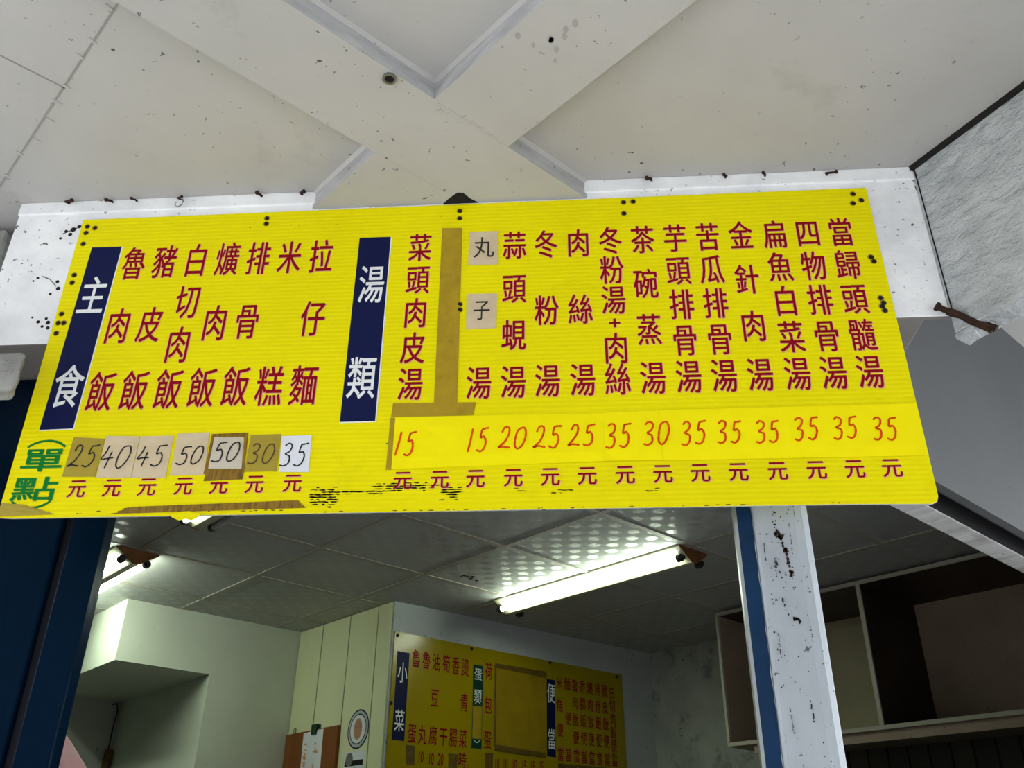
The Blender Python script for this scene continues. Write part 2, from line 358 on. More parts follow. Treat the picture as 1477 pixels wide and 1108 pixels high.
# ------------------------------------------------------------------ setting: the room behind
poly = [(.1, b_at(.1, 2.27)), (a_at(1.01, 2.27), 1.01), (4.95, 1.01), (4.95, 4.3), (2.95, 4.3), (2.95, 5.2), (1.95, 5.2), (1.95, 6.5), (.1, 6.5)]
bm = bmesh.new(); prism(bm, poly, ZI, ZI + .03)
ceil_i = structure(obj('ceiling_room', bm, M['tile'], rz=AZ), 'dropped ceiling of square dotted tiles inside the shop', 'ceiling')
bm = bmesh.new()
for k in range(-3, 7):
    b = 2.997 + .6 * k
    if b > 1.03 and b < 6.4:
        a_lo = max(.1, a_at(b, 2.29)); a_hi = 4.82 if b < 3.99 else (2.83 if b < 5.07 else 1.75)
        box(bm, a_lo, a_hi, b - .014, b + .014, ZI - .004, ZI + .001)
for k in range(-3, 6):
    a = 2.060 + .6 * k
    if a > .1:
        b_lo = max(1.03, b_at(a, 2.29)); b_hi = 6.35 if a < 1.7 else (5.07 if a < 2.82 else 4.05 - (a - 2.83) * .07)
        box(bm, a - .014, a + .014, b_lo, b_hi, ZI - .0045, ZI + .001)
obj('grid_strip', bm, M['tbar'], ceil_i)
bm = bmesh.new()
for k in range(16):
    a, b = 2.86 + random.uniform(-.05, .07), 3.47 + random.uniform(-.02, .03); r = random.uniform(.004, .011)
    cyl(bm, (a, b, ZI - .001), (a, b, ZI + .001), r, 7)
obj('mildew_spot', bm, M['black'], ceil_i)
bm = bmesh.new(); box(bm, -.2, 5.2, 1.0, 6.6, .0, .02); structure(obj('floor_room', bm, M['floor'], rz=AZ), 'dull tiled floor inside the shop', 'floor')

bm = bmesh.new(); prism(bm, [(2.29, 5.08), (2.99, 5.08), (2.99, 6.75), (2.29, 6.75)], 0, 3.0)
wl = structure(obj('wall_left', bm, M['wall_green'], rz=AZ), 'pale green wall at the back left of the shop', 'wall')
bm = bmesh.new(); box(bm, 1.753, 2.29, 5.08, 6.36, 2.577, 3.0); structure(obj('wall_bulkhead', bm, M['wall_green'], rz=AZ), 'pale green boxed bulkhead under the tiled ceiling', 'wall')
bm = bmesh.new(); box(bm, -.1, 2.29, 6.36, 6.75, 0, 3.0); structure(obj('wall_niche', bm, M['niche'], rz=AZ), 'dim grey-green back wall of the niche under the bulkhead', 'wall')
bm = bmesh.new(); prism(bm, [(2.842, 4.097), (4.829, 3.957), (5.2, 3.94), (5.2, 5.08), (2.842, 5.08)], 0, 3.0)
structure(obj('wall_back', bm, M['menuwall'], rz=AZ), 'greyish white wall carrying the small yellow menu board', 'wall')
bm = bmesh.new(); ed = [5.078, 4.808, 4.515, 4.235, 4.104]
for q1, q0 in zip(ed, ed[1:]): box(bm, 2.832, 2.844, q0 + .0045, q1 - .0045, 0, ZI - .004)
wp = structure(obj('wall_panel', bm, M['plank'], rz=AZ), 'cream plank panelling left of the menu board', 'wall')
bm = bmesh.new(); box(bm, 2.838, 2.8425, 4.112, 5.076, 0, ZI - .006); obj('groove', bm, M['black'], wp)
bm = bmesh.new(); box(bm, 4.825, 5.1, .9, 3.99, 0, 3.0); structure(obj('wall_side', bm, M['stained'], rz=AZ), 'stained plaster wall behind the cupboard', 'wall')
bm = bmesh.new(); box(bm, 4.812, 4.827, 1.0, 2.82, .02, 2.186); structure(obj('wall_tile', bm, M['walltile'], rz=AZ), 'dark wall tiles under the open cupboard', 'wall')
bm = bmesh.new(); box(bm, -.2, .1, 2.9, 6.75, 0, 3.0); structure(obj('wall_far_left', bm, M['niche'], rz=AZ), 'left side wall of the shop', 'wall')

# left: dark blue door panels, rough blocks
bm = bmesh.new(); box(bm, -1.292, -1.202, 2.13, 2.18, .0, 2.784); box(bm, -1.95, -1.318, 2.13, 2.18, .0, 2.784)
dr = structure(obj('door_1', bm, M['blue'], bevel=.006), 'dark blue glossy door panels under the left end of the sign', 'door')
bm = bmesh.new(); box(bm, -1.325, -1.285, 2.150, 2.178, .0, 2.78); obj('groove', bm, M['groove'], dr)
def rough_block(bm, x0, x1, y0, y1, z0, z1, amp):
    vs = box(bm, x0, x1, y0, y1, z0, z1); bmesh.ops.subdivide_edges(bm, edges=bm.edges[:], cuts=3, use_grid_fill=True)
    for v in bm.verts: v.co += Vector((random.uniform(-amp, amp), random.uniform(-amp, amp), random.uniform(-amp, amp)))
bm = bmesh.new(); rough_block(bm, -2.3, -1.648, 2.02, 2.5, 2.4, 3.225, .008)
structure(obj('wall_stub', bm, M['concrete'], bevel=.01), 'rough grey concrete stub left of the white beam', 'wall')
bm = bmesh.new(); rough_block(bm, -2.30, -1.318, 1.80, 1.862, 2.566, 2.672, .004)
for v in bm.verts: v.co.x -= (v.co.y - 1.80) * .66
structure(obj('trim_4', bm, M['concrete'], bevel=.012), 'weathered white block sticking out beside the blue door panel', 'trim')
bm = bmesh.new(); prism(bm, [(-2.0, 2.19), (-1.3, 2.19), (-1.3, 2.24), (-2.0, 2.24)], 0, 3.26); prism(bm, [(-2.1, 2.2), (-2.0, 2.2), (-4.2, 4.6), (-4.3, 4.6)], 0, 3.26)
structure(obj('wall_corner', bm, M['groove']), 'dark wall behind the blue door panels', 'wall')

# unseen walls added under the openings to keep daylight out of the shop
bm = bmesh.new(); box(bm, -1.2, .36, 2.14, 2.2, 0, 1.75); structure(obj('wall_light_block_front', bm, M['fascia']), 'grey unseen wall added below the sign opening to block daylight', 'wall')
bm = bmesh.new(); box(bm, 2.05, 3.12, .94, 1.0, 0, 1.72); box(bm, 3.12, 5.3, .94, 1.0, 0, ZF); structure(obj('wall_light_block_right', bm, M['fascia'], rz=AZ), 'grey unseen wall added on the right side to block daylight', 'wall')

# pillar on the right: white post, blue face, aluminium edge
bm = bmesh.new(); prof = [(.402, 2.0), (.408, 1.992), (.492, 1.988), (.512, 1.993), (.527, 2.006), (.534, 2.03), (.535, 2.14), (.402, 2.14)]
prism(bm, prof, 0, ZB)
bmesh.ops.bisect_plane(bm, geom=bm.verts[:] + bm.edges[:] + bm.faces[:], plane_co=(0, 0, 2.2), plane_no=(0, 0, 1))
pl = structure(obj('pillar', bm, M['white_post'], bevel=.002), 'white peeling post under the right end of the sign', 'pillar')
bm = bmesh.new(); box(bm, .367, .4015, 2.0, 2.02, 0, ZB)
obj('blue_face', bm, M['blue_post'], pl)
bm = bmesh.new(); z = 0.4
while z < ZB - .03:
    h = random.uniform(.02, .07); w = random.uniform(.0004, .0032)
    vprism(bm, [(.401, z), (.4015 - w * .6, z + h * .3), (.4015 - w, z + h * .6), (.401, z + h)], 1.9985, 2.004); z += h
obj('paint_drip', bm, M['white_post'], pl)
bm = bmesh.new(); box(bm, .3595, .3668, 1.999, 2.019, 0, ZB); obj('aluminium_edge', bm, M['alu'], pl)
bm = bmesh.new()
def blot(bm, path, n, spread, r0, r1, y=1.9875):
    for _ in range(n):
        k = random.random() * (len(path) - 1); i = int(k); f = k - i; p = [path[i][c] * (1 - f) + path[i + 1][c] * f for c in (0, 1)]
        x, z = p[0] + random.gauss(0, spread), p[1] + random.gauss(0, spread * 1.4); r = random.uniform(r0, r1); m = 7
        vprism(bm, [(x + r * random.uniform(.5, 1) * math.cos(2 * PI * q / m), z + 1.6 * r * random.uniform(.5, 1) * math.sin(2 * PI * q / m)) for q in range(m)], y, 1.992)
blot(bm, [(.448, 2.247), (.458, 2.238), (.462, 2.215), (.466, 2.195), (.466, 2.165), (.472, 2.145)], 46, .0022, .0012, .0042)
blot(bm, [(.471, 1.885), (.4715, 1.87), (.472, 1.838)], 16, .0006, .001, .0022); blot(bm, [(.446, 2.255), (.45, 2.30)], 9, .002, .0008, .002)
obj('rust_stain', bm, M['rust'], pl)
bm = bmesh.new()
blot(bm, [(.458, 2.053), (.466, 2.055), (.474, 2.048)], 16, .0008, .0015, .003, 1.9872)
blot(bm, [(.440, 2.19), (.441, 2.165), (.446, 2.145)], 12, .0008, .0008, .0016, 1.9872); blot(bm, [(.443, 2.10), (.445, 2.08)], 7, .0012, .0008, .0018, 1.9872)
for _ in range(60):
    x, z = random.uniform(.412, .505), random.uniform(1.72, 2.32); blot(bm, [(x, z), (x + .001, z + .006)], 1, .001, .0006, .0016, 1.9872)
for _ in range(7):
    x, z = random.uniform(.415, .50), random.uniform(1.8, 2.3); blot(bm, [(x, z), (x + random.uniform(-.002, .002), z + .05)], 22, .0003, .0004, .0009, 1.9873)
obj('chip_mark', bm, M['black'], pl)

# ------------------------------------------------------------------ lettering
_cu = bpy.data.curves.new('glyph', 'FONT'); _go = bpy.data.objects.new('glyph', _cu); COL.objects.link(_go)
_cache = {}
def glyph(ch, off):
    k = (ch, off)
    if k not in _cache:
        _cu.body = ch; _cu.offset = off; _cu.resolution_u = 3
        dg = bpy.context.evaluated_depsgraph_get(); dg.update()
        me = bpy.data.meshes.new_from_object(_go.evaluated_get(dg))
        _cache[k] = ([v.co.xy.copy() for v in me.vertices], [tuple(p.vertices) for p in me.polygons]); bpy.data.meshes.remove(me)
    return _cache[k]
def letter(bm, ch, u, v, w, h, y, bold=.0, mi=0, center=(.5, .38)):
    """one printed character: ink about w x h, centred on (u, v) of the local x-z plane"""
    vs, fs = glyph(ch, 0.0); ew, eh = w / .90, h / .92
    for k, (du, dv) in enumerate([(0, 0)] if bold <= 0 else [(-bold, bold * .6), (bold, bold * .6), (0, -bold)]):
        bv = [bm.verts.new((u + du + (p.x - center[0]) * ew, y - k * .00004, v + dv + (p.y - center[1]) * eh)) for p in vs]
        for f in fs:
            try:
                q = bm.faces.new([bv[i] for i in f]); q.material_index = mi
            except ValueError: pass
STROKES = {
    '0': [[(.55, .97), (.25, .85), (.08, .5), (.12, .12), (.4, .0), (.75, .2), (.92, .6), (.8, .92), (.55, .97)]],
    '1': [[(.62, 1.0), (.5, .5), (.36, .0)]],
    '2': [[(.15, .72), (.35, .97), (.68, .93), (.72, .65), (.45, .3), (.0, .04), (.35, .08), (.95, .02)]],
    '3': [[(.1, .88), (.4, 1.0), (.75, .9), (.65, .66), (.3, .52), (.7, .42), (.72, .15), (.4, .0), (.0, .06)]],
    '4': [[(.35, 1.0), (.2, .65), (.0, .38), (.4, .42), (.95, .44)], [(.68, .72), (.6, .35), (.5, .0)]],
    '5': [[(.38, .95), (.3, .58), (.6, .62), (.82, .42), (.72, .12), (.4, .0), (.0, .08)], [(.36, .93), (.68, .96), (1.0, .98)]],
}
def smooth_pts(p, n=6):
    out = []
    for i in range(len(p) - 1):
        a = p[max(i - 1, 0)]; b = p[i]; c = p[i + 1]; dd = p[min(i + 2, len(p) - 1)]
        for k in range(n):
            t = k / n
            out.append(tuple(.5 * (2 * b[j] + (c[j] - a[j]) * t + (2 * a[j] - 5 * b[j] + 4 * c[j] - dd[j]) * t * t + (3 * b[j] - a[j] - 3 * c[j] + dd[j]) * t ** 3) for j in (0, 1)))
    out.append(p[-1]); return out
def ribbon(bm, pts, width, y, mi=0):
    n = len(pts); L, R = [], []
    for i, p in enumerate(pts):
        q0, q1 = pts[max(i - 1, 0)], pts[min(i + 1, n - 1)]; dx, dz = q1[0] - q0[0], q1[1] - q0[1]; l = math.hypot(dx, dz) or 1
        w = width * (.5 if i in (0, n - 1) else 1.0) * (.85 + .3 * abs(math.sin(i * .9))) / 2; nx, nz = -dz / l * w, dx / l * w
        L.append(bm.verts.new((p[0] + nx, y, p[1] + nz))); R.append(bm.verts.new((p[0] - nx, y, p[1] - nz)))
    for i in range(n - 1): bm.faces.new((L[i], R[i], R[i + 1], L[i + 1])).material_index = mi
def handwrite(bm, txt, u, v, w, h, y, pen, slant=.18):
    cw = w / len(txt)
    for i, c in enumerate(txt):
        x0 = u - w / 2 + i * cw; jz = random.uniform(-.03, .03) * h
        for st in STROKES[c]:
            pts = [(x0 + (p[0] * .84 + random.uniform(-.02, .02)) * cw + slant * (p[1] - .5) * h * .5, v - h / 2 + jz + (p[1] + random.uniform(-.015, .015)) * h) for p in st]
            ribbon(bm, smooth_pts(pts), pen, y)

# ------------------------------------------------------------------ the big yellow sign
YS = 1.944; U0, V0 = -.286, 2.297                       # local origin: middle of the lower edge, on the front face
sign = thing('menu_signboard', 'large yellow corrugated plastic menu sign with crimson Chinese dish names across the white beam', 'sign', (U0, YS, V0))
def lu(u): return u - U0
def lv(v): return v - V0
bm = bmesh.new()
out = [(-1.368, 2.300), (-1.33, 2.297), (.60, 2.2965), (.785, 2.2935), (.797, 2.299), (.8015, 2.312), (.800, 3.1975), (-1.375, 3.194)]
vprism(bm, [(lu(u), lv(v)) for u, v in out], 0.0, .0055)
for f in bm.faces: f.material_index = 0
board = obj('board', bm, [M['yellow_board'], M['steel']], sign)
board.data.materials[1] = M['menuwall']
for f in board.data.polygons: f.material_index = 0 if abs(f.normal.y) > .5 else 1
bm = bmesh.new(); vprism(bm, [(lu(u), lv(v)) for u, v in [(-.945, 2.300), (-.94, 2.292), (-.922, 2.284), (-.905, 2.287), (-.893, 2.283), (-.878, 2.291), (-.872, 2.300), (-.90, 2.306), (-.925, 2.305)]], -.004, -.0012)
obj('torn_flap', bm, M['yellow_board'], sign)
MAINS = [(-1.191, [('魯', 3.034, .060, .108), ('肉', 2.831, .060, .108), ('飯', 2.634, .064, .112)]), (-1.1045, [('豬', 3.036, .060, .108), ('皮', 2.832, .060, .108), ('飯', 2.635, .064, .112)]),
         (-1.016, [('白', 3.037, .060, .108), ('切', 2.901, .060, .108), ('肉', 2.767, .060, .108), ('飯', 2.636, .064, .112)]), (-.929, [('爌', 3.037, .060, .108), ('肉', 2.831, .060, .108), ('飯', 2.638, .064, .112)]),
         (-.843, [('排', 3.036, .060, .108), ('骨', 2.833, .060, .108), ('飯', 2.639, .064, .112)]), (-.756, [('米', 3.035, .060, .106), ('糕', 2.637, .064, .112)]), (-.669, [('拉', 3.035, .060, .108), ('仔', 2.835, .060, .108), ('麵', 2.637, .064, .112)])]
F5 = [3.052, 2.947, 2.842, 2.736, 2.632]
def five(s): return list(zip(s, F5, (.058,) * 5, (.090,) * 5))
SOUPS = [(-.400, five('菜頭肉皮湯')), (-.230, [('湯', 2.630, .058, .09)]), (-.145, [('蒜', 3.048, .058, .09), ('頭', 2.908, .058, .09), ('蜆', 2.766, .058, .09), ('湯', 2.630, .058, .09)]),
         (-.061, [('冬', 3.048, .058, .09), ('粉', 2.837, .058, .09), ('湯', 2.631, .058, .09)]), (.025, [('肉', 3.048, .058, .09), ('絲', 2.837, .058, .09), ('湯', 2.631, .058, .09)]),
         (.110, [('冬', 3.052, .058, .088), ('粉', 2.956, .058, .088), ('湯', 2.862, .058, .086), ('+', 2.792, .050, .05), ('肉', 2.718, .058, .088), ('絲', 2.630, .058, .088)]),
         (.195, [('茶', 3.051, .058, .09), ('碗', 2.909, .058, .09), ('蒸', 2.770, .058, .09), ('湯', 2.631, .058, .09)]), (.281, five('芋頭排骨湯')), (.366, five('苦瓜排骨湯')),
         (.452, [('金', 3.053, .058, .09), ('針', 2.912, .058, .09), ('肉', 2.771, .058, .09), ('湯', 2.632, .058, .09)]), (.540, five('扁魚白菜湯')), (.625, five('四物排骨湯')), (.710, five('當歸頭髓湯'))]
def dish(parent, u, chars, fu=lu, fv=lv, edge=True, name='dish_character', thick=.0008):
    for c, v, w, h in chars:
        bm = bmesh.new(); cen = (.5, .38) if c != '+' else (.29, .36)
        if edge:
            letter(bm, c, fu(u) + .0019, fv(v) - .0017, w, h, -.0005, thick, 1, cen); letter(bm, c, fu(u) - .0015, fv(v) - .0015, w, h, -.0006, thick, 1, cen)
        letter(bm, c, fu(u), fv(v), w, h, -.0009, thick, 0, cen)
        obj(name, bm, [M['red_ink'], M['pink_ink']], parent)
for u, ch in MAINS + SOUPS: dish(sign, u, ch)
YU = [-1.189, -1.102, -1.016, -.927, -.841, -.755, -.664, -.402, -.315, -.231, -.143, -.057, .028, .115, .201, .286, .372, .460, .547, .632, .714]
for u in YU: dish(sign, u, [('元', 2.371 + (u + 1.19) * .006, .042, .047)], name='currency_mark', thick=.0006)
HQ = [[(-1.3255, 3.094), (-1.2392, 3.093), (-1.2392, 2.531), (-1.3255, 2.529)], [(-.569, 3.092), (-.483, 3.0915), (-.480, 2.5315), (-.567, 2.531)]]
for q, chars in zip(HQ, ([('主', -1.283, 2.932, .070, .122), ('食', -1.282, 2.652, .072, .122)], [('湯', -.523, 2.937, .064, .118), ('類', -.524, 2.654, .066, .120)])):
    bm = bmesh.new(); vprism(bm, [(lu(u), lv(v)) for u, v in q], -.0007, -.0001)
    hp = obj('header_panel', bm, M['navy'], sign); hp['label'] = 'navy blue heading panel'
    bm = bmesh.new(); u1, v1 = q[1]; u2, v2 = q[2]; u3, v3 = q[3]
    vprism(bm, [(lu(u1), lv(v1)), (lu(u1) + .003, lv(v1)), (lu(u2) + .003, lv(v2) - .003), (lu(u3), lv(v3) - .003), (lu(u3), lv(v3)), (lu(u2), lv(v2))], -.0005, -.0001)
    obj('panel_edge', bm, M['white_ink'], hp)
    for c, u, v, w, h in chars:
        bm = bmesh.new(); letter(bm, c, lu(u), lv(v), w, h, -.0011, .0010); obj('header_character', bm, M['white_ink'], hp)
bm = bmesh.new()
for c, v, w, h in (('單', 2.446, .104, .060), ('點', 2.370, .106, .060)):
    letter(bm, c, lu(-1.293), lv(v), w, h, -.0006, .0010, 1); letter(bm, c, lu(-1.293) - .0018, lv(v) + .0016, w, h, -.0010, .0012, 0)
for vc, sgn in ((2.498, 1), (2.322, -1)):
    pts = [(lu(-1.294) + .056 * math.sin(t * 1.05), lv(vc) + sgn * (.036 * math.cos(t * 1.05) - .036)) for t in [k / 8 - 1 for k in range(17)]]
    ribbon(bm, pts, .006, -.001, 0)
gl = obj('portion_lettering', bm, [M['green_ink'], M['green_edge']], sign); gl['label'] = 'green lettering between two curved brackets'
SCREWS = [(-1.3334, 3.163), (-1.3572, 3.1691), (-1.3558, 3.1468), (-1.3544, 3.1078), (-1.3538, 3.0011), (-1.3533, 2.9757), (-1.3567, 2.8744), (-1.3589, 2.8459), (-1.3435, 2.8454), (-1.3561, 2.8133), (-.8392, 3.1735), (-.8384, 3.1538), (-.2973, 3.1722), (-.2964, 3.1467), (-.286, 2.8638), (-.2853, 2.8466), (.151, 3.1798), (.1773, 3.1809), (.15, 3.1414), (.762, 3.1771), (.7799, 3.1547), (.7566, 3.1452), (.772, 2.9677), (.7765, 2.9543), (.7732, 2.8412), (.7772, 2.8265), (.772, 2.8163), (.7764, 2.8038)]
bm = bmesh.new(); cyl(bm, (0, -.0008, 0), (0, 0, 0), .0085, 16, mi=0); cyl(bm, (0, -.0030, .0005), (0, -.0006, .0005), .0042, 12, r2=.0055, mi=1); cyl(bm, (.001, -.0012, -.001), (.001, -.0003, -.001), .0062, 9, mi=1)
sm = obj('screw', bm, [M['tape'], M['black']], sign, (lu(SCREWS[0][0]), 0, lv(SCREWS[0][1])))
for u, v in SCREWS[1:]:
    link('screw', sm.data, sign, (lu(u), 0, lv(v)), 0)
bm = bmesh.new()
def flakes(u0, u1, v0, v1, n, s=1.0):
    for _ in range(n):
        u, v = random.uniform(u0, u1), random.triangular(v0, v1); v = round(v / .0061) * .0061 + random.uniform(-.0008, .0008)
        w, h = random.uniform(.004, .014) * s, random.uniform(.0010, .0026) * s
        vprism(bm, [(lu(u) + w * random.uniform(.5, 1) * math.cos(2 * PI * k / 7), lv(v) + h * random.uniform(.5, 1) * math.sin(2 * PI * k / 7)) for k in range(7)], -.0006, .0)
flakes(-.62, -.555, 2.312, 2.368, 60); flakes(-.56, -.40, 2.343, 2.352, 34); flakes(-.47, -.33, 2.350, 2.366, 44); flakes(-.31, -.265, 2.322, 2.362, 34, .9); flakes(-.345, -.28, 2.352, 2.362, 12, .8)
flakes(-.14, -.11, 2.335, 2.35, 5, .7); flakes(-.05, .0, 2.335, 2.345, 9, .8); flakes(.16, .19, 2.328, 2.345, 8, .7); flakes(-.45, -.42, 2.46, 2.475, 5, .6); flakes(-.9, -.2, 3.13, 3.17, 7, .35); flakes(-1.3, -.65, 2.302, 2.312, 12, .6); flakes(-.6, .6, 2.299, 2.303, 26, .6)
res = obj('glue_residue', bm, M['black'], sign); res['kind'] = 'stuff'; res['label'] = 'black smears of old tape glue'

# paper stickers, sheets and tape stuck on the sign (each its own thing)
def sheet(bm, q, y, bulge=.0012, nx=6, nz=5, thick=.0005, jag=None):
    """a slightly buckled sheet over the quad q = tl, tr, br, bl (x, z)"""
    g = []
    for j in range(nz + 1):
        row = []
        for i in range(nx + 1):
            s, t = i / nx, j / nz
            x = (q[0][0] * (1 - s) + q[1][0] * s) * (1 - t) + (q[3][0] * (1 - s) + q[2][0] * s) * t
            z = (q[0][1] * (1 - s) + q[1][1] * s) * (1 - t) + (q[3][1] * (1 - s) + q[2][1] * s) * t
            if jag and i == 0: x += jag * random.uniform(-1, 1)
            k = 0.0 if i in (0, nx) or j in (0, nz) else 1.0
            row.append((x, y - k * bulge * random.uniform(.2, 1), z))
        g.append(row)
    fr = [[bm.verts.new(p) for p in r] for r in g]; bk = [[bm.verts.new((p[0], p[1] + thick, p[2])) for p in r] for r in g]
    for j in range(nz):
        for i in range(nx):
            bm.faces.new((fr[j][i], fr[j + 1][i], fr[j + 1][i + 1], fr[j][i + 1])); bm.faces.new((bk[j][i], bk[j][i + 1], bk[j + 1][i + 1], bk[j + 1][i]))
    ring = [(0, i) for i in range(nx)] + [(j, nx) for j in range(nz)] + [(nz, i) for i in range(nx, 0, -1)] + [(j, 0) for j in range(nz, 0, -1)]
    for k, (j, i) in enumerate(ring):
        j2, i2 = ring[(k + 1) % len(ring)]; bm.faces.new((fr[j][i], fr[j2][i2], bk[j2][i2], bk[j][i]))
def sticker(name, q, mat, label, cat, text=None, ink=None, y=-.0016, pen=.0036, group=None, bulge=.0007, glyphs=None, hand=None, jag=None, origin=(U0, YS, V0), nx=6):
    """q: corners on the sign in metres; the thing stands at the middle of its lower edge"""
    ou, ov = (q[2][0] + q[3][0]) / 2, min(q[2][1], q[3][1])
    t = thing(name, label, cat, (ou, origin[1], ov), 0, group)
    bm = bmesh.new(); sheet(bm, [(u - ou, v - ov) for u, v in q], y, bulge, jag=jag, nx=nx)
    p = obj('paper' if 'tape' not in name else 'tape_film', bm, mat, t)
    for txt, u, v, w, h in hand or []:
        b2 = bmesh.new(); handwrite(b2, txt, u - ou, v - ov, w, h, y - bulge - .0006, pen * (1.25 if ink is M['marker_red'] else 1.0)); obj('handwriting', b2, ink, t)
    for c, u, v, w, h in glyphs or []:
        b2 = bmesh.new(); letter(b2, c, u - ou, v - ov, w, h, y - bulge - .0006, 0); obj('handwriting', b2, ink, t)
    return t
G = 'handwritten price stickers under the rice dishes'
K = M['marker_black']
sticker('price_sticker', ((-1.2302, 2.5065), (-1.1495, 2.5), (-1.1504, 2.3994), (-1.2333, 2.4012)), M['olive_paper'], 'olive price sticker handwritten 25, leftmost of the seven under the rice dishes', 'price sticker', hand=[('25', -1.1885, 2.455, .070, .058)], ink=M['marker_black'], group=G)
sticker('price_sticker', ((-1.1470, 2.5074), (-1.0614, 2.5041), (-1.0614, 2.3939), (-1.1475, 2.3966)), M['tan_paper'], 'tan price sticker handwritten 40, right of the olive 25', 'price sticker', hand=[('40', -1.1065, 2.452, .078, .060)], ink=K, group=G, y=-.0018)
sticker('price_sticker', ((-1.0597, 2.5041), (-.9764, 2.5039), (-.9751, 2.392), (-1.0601, 2.3939)), M['tan_paper'], 'tan price sticker handwritten 45', 'price sticker', hand=[('45', -1.0185, 2.450, .072, .056)], ink=K, group=G)
sticker('price_sticker', ((-.9678, 2.5093), (-.8871, 2.511), (-.882, 2.3976), (-.9661, 2.3981)), M['tan_paper'], 'clean tan price sticker handwritten 50, right of the 45', 'price sticker', hand=[('50', -.921, 2.450, .068, .048)], ink=K, group=G)
t50 = sticker('price_sticker', ((-.8735, 2.4975), (-.7995, 2.496), (-.7925, 2.4125), (-.8745, 2.414)), M['cream_paper'], 'creased price sticker handwritten 50 with torn dirty brown tape around it', 'price sticker', hand=[('50', -.8335, 2.456, .072, .052)], ink=K, group=G, bulge=.0012)
bm = bmesh.new()
for _ in range(1):
    for q in ([(-.8785, 2.506), (-.7905, 2.508), (-.7905, 2.495), (-.8785, 2.497)], [(-.8805, 2.506), (-.8735, 2.506), (-.8745, 2.40), (-.8825, 2.40)], [(-.7975, 2.505), (-.7905, 2.507), (-.785, 2.402), (-.7925, 2.402)], [(-.8795, 2.413), (-.786, 2.411), (-.786, 2.385), (-.8795, 2.382)]):
        sheet(bm, [(u - (-.8335), v - 2.4125) for u, v in q], -.0017, .0012, 6, 2, jag=.002)
obj('torn_tape', bm, M['tape_dark'], t50)
sticker('price_sticker', ((-.7835, 2.501), (-.7078, 2.5017), (-.7065, 2.4041), (-.784, 2.4041)), M['olive_paper'], 'olive price sticker handwritten 30, left of the white 35', 'price sticker', hand=[('30', -.745, 2.450, .066, .052)], ink=M['marker_brown'], group=G)
sticker('price_sticker', ((-.7057, 2.4955), (-.632, 2.497), (-.6289, 2.3999), (-.7008, 2.4017)), M['white_paper'], 'white price sticker handwritten 35, rightmost under the rice dishes', 'price sticker', hand=[('35', -.6655, 2.447, .066, .060)], ink=K, group=G, y=-.0018)
sticker('paper_patch', ((-.2681, 3.0976), (-.1892, 3.0967), (-.1874, 2.9858), (-.2677, 2.9866)), M['tan_paper'], 'tan paper patch with the handwritten character 丸', 'paper patch', glyphs=[('丸', -.2275, 3.043, .052, .068)], ink=K, group='paper patches over the meatball soup')
sticker('paper_patch', ((-.2684, 2.8938), (-.1892, 2.8928), (-.1897, 2.7871), (-.2662, 2.7855)), M['tan_paper'], 'tan paper patch with the handwritten character 子', 'paper patch', glyphs=[('子', -.2280, 2.843, .042, .062)], ink=K, group='paper patches over the meatball soup')
RP = [('15', -.4012, 2.4673, .056, .063), ('15', -.2284, 2.4713, .058, .062), ('20', -.141, 2.4755, .070, .056), ('25', -.0588, 2.4763, .068, .058), ('25', .0215, 2.4786, .066, .056), ('35', .107, 2.4765, .062, .062), ('30', .1961, 2.4796, .066, .060), ('35', .2822, 2.4781, .062, .060), ('35', .364, 2.4789, .060, .057), ('35', .4516, 2.4785, .058, .056), ('35', .541, 2.4833, .062, .058), ('35', .6293, 2.4828, .060, .056), ('35', .718, 2.4787, .060, .058)]
GS = 'bright yellow price sheets under the soups'
sticker('price_sheet', ((-.4308, 2.5394), (.0745, 2.5365), (.0730, 2.412), (-.4306, 2.4025)), M['yellow_paper'], 'bright yellow price sheet with red 15, 15, 20, 25, 25', 'price sheet', hand=RP[:5], ink=M['marker_red'], y=-.0026, group=GS, bulge=.0022, nx=14)
sticker('price_sheet', ((.0743, 2.5375), (.2019, 2.5395), (.2033, 2.4115), (.0722, 2.4125)), M['yellow_paper'], 'narrow yellow price sheet with red 35 and 30', 'price sheet', hand=RP[5:7], ink=M['marker_red'], y=-.0034, group=GS, bulge=.0016)
sticker('price_sheet', ((.2023, 2.5408), (.8000, 2.5422), (.8005, 2.4093), (.2037, 2.4102)), M['yellow_paper'], 'long yellow price sheet with six red 35s, reaching the right edge', 'price sheet', hand=RP[7:], ink=M['marker_red'], y=-.0026, group=GS, bulge=.0016, nx=14)
GT = 'strips of brown tape on the big yellow sign'
sticker('packing_tape', ((-.3429, 3.1142), (-.2875, 3.1126), (-.281, 2.5457), (-.3384, 2.5442)), M['tape'], 'long vertical strip of brown tape beside the first soup name', 'tape', y=-.0015, bulge=.0004, group=GT)
sticker('packing_tape', ((-.4395, 2.5786), (-.2346, 2.5755), (-.2404, 2.5405), (-.4414, 2.5405)), M['tape'], 'short horizontal strip of brown tape above the yellow price sheet', 'tape', y=-.0012, bulge=.0002, group=GT)
sticker('packing_tape', ((-.4430, 2.5390), (-.4304, 2.5390), (-.4307, 2.4016), (-.4439, 2.4019)), M['tape'], 'narrow strip of brown tape at the left end of the yellow price sheet', 'tape', y=-.0012, bulge=.0002, group=GT)
sticker('packing_tape', ((-1.050, 2.3200), (-.6452, 2.3292), (-.6248, 2.3099), (-1.085, 2.3035)), M['tape_dark'], 'long dirty brown tape along the lower edge of the yellow sign', 'tape', y=-.0015, bulge=.0004, group=GT, jag=.012, nx=20)
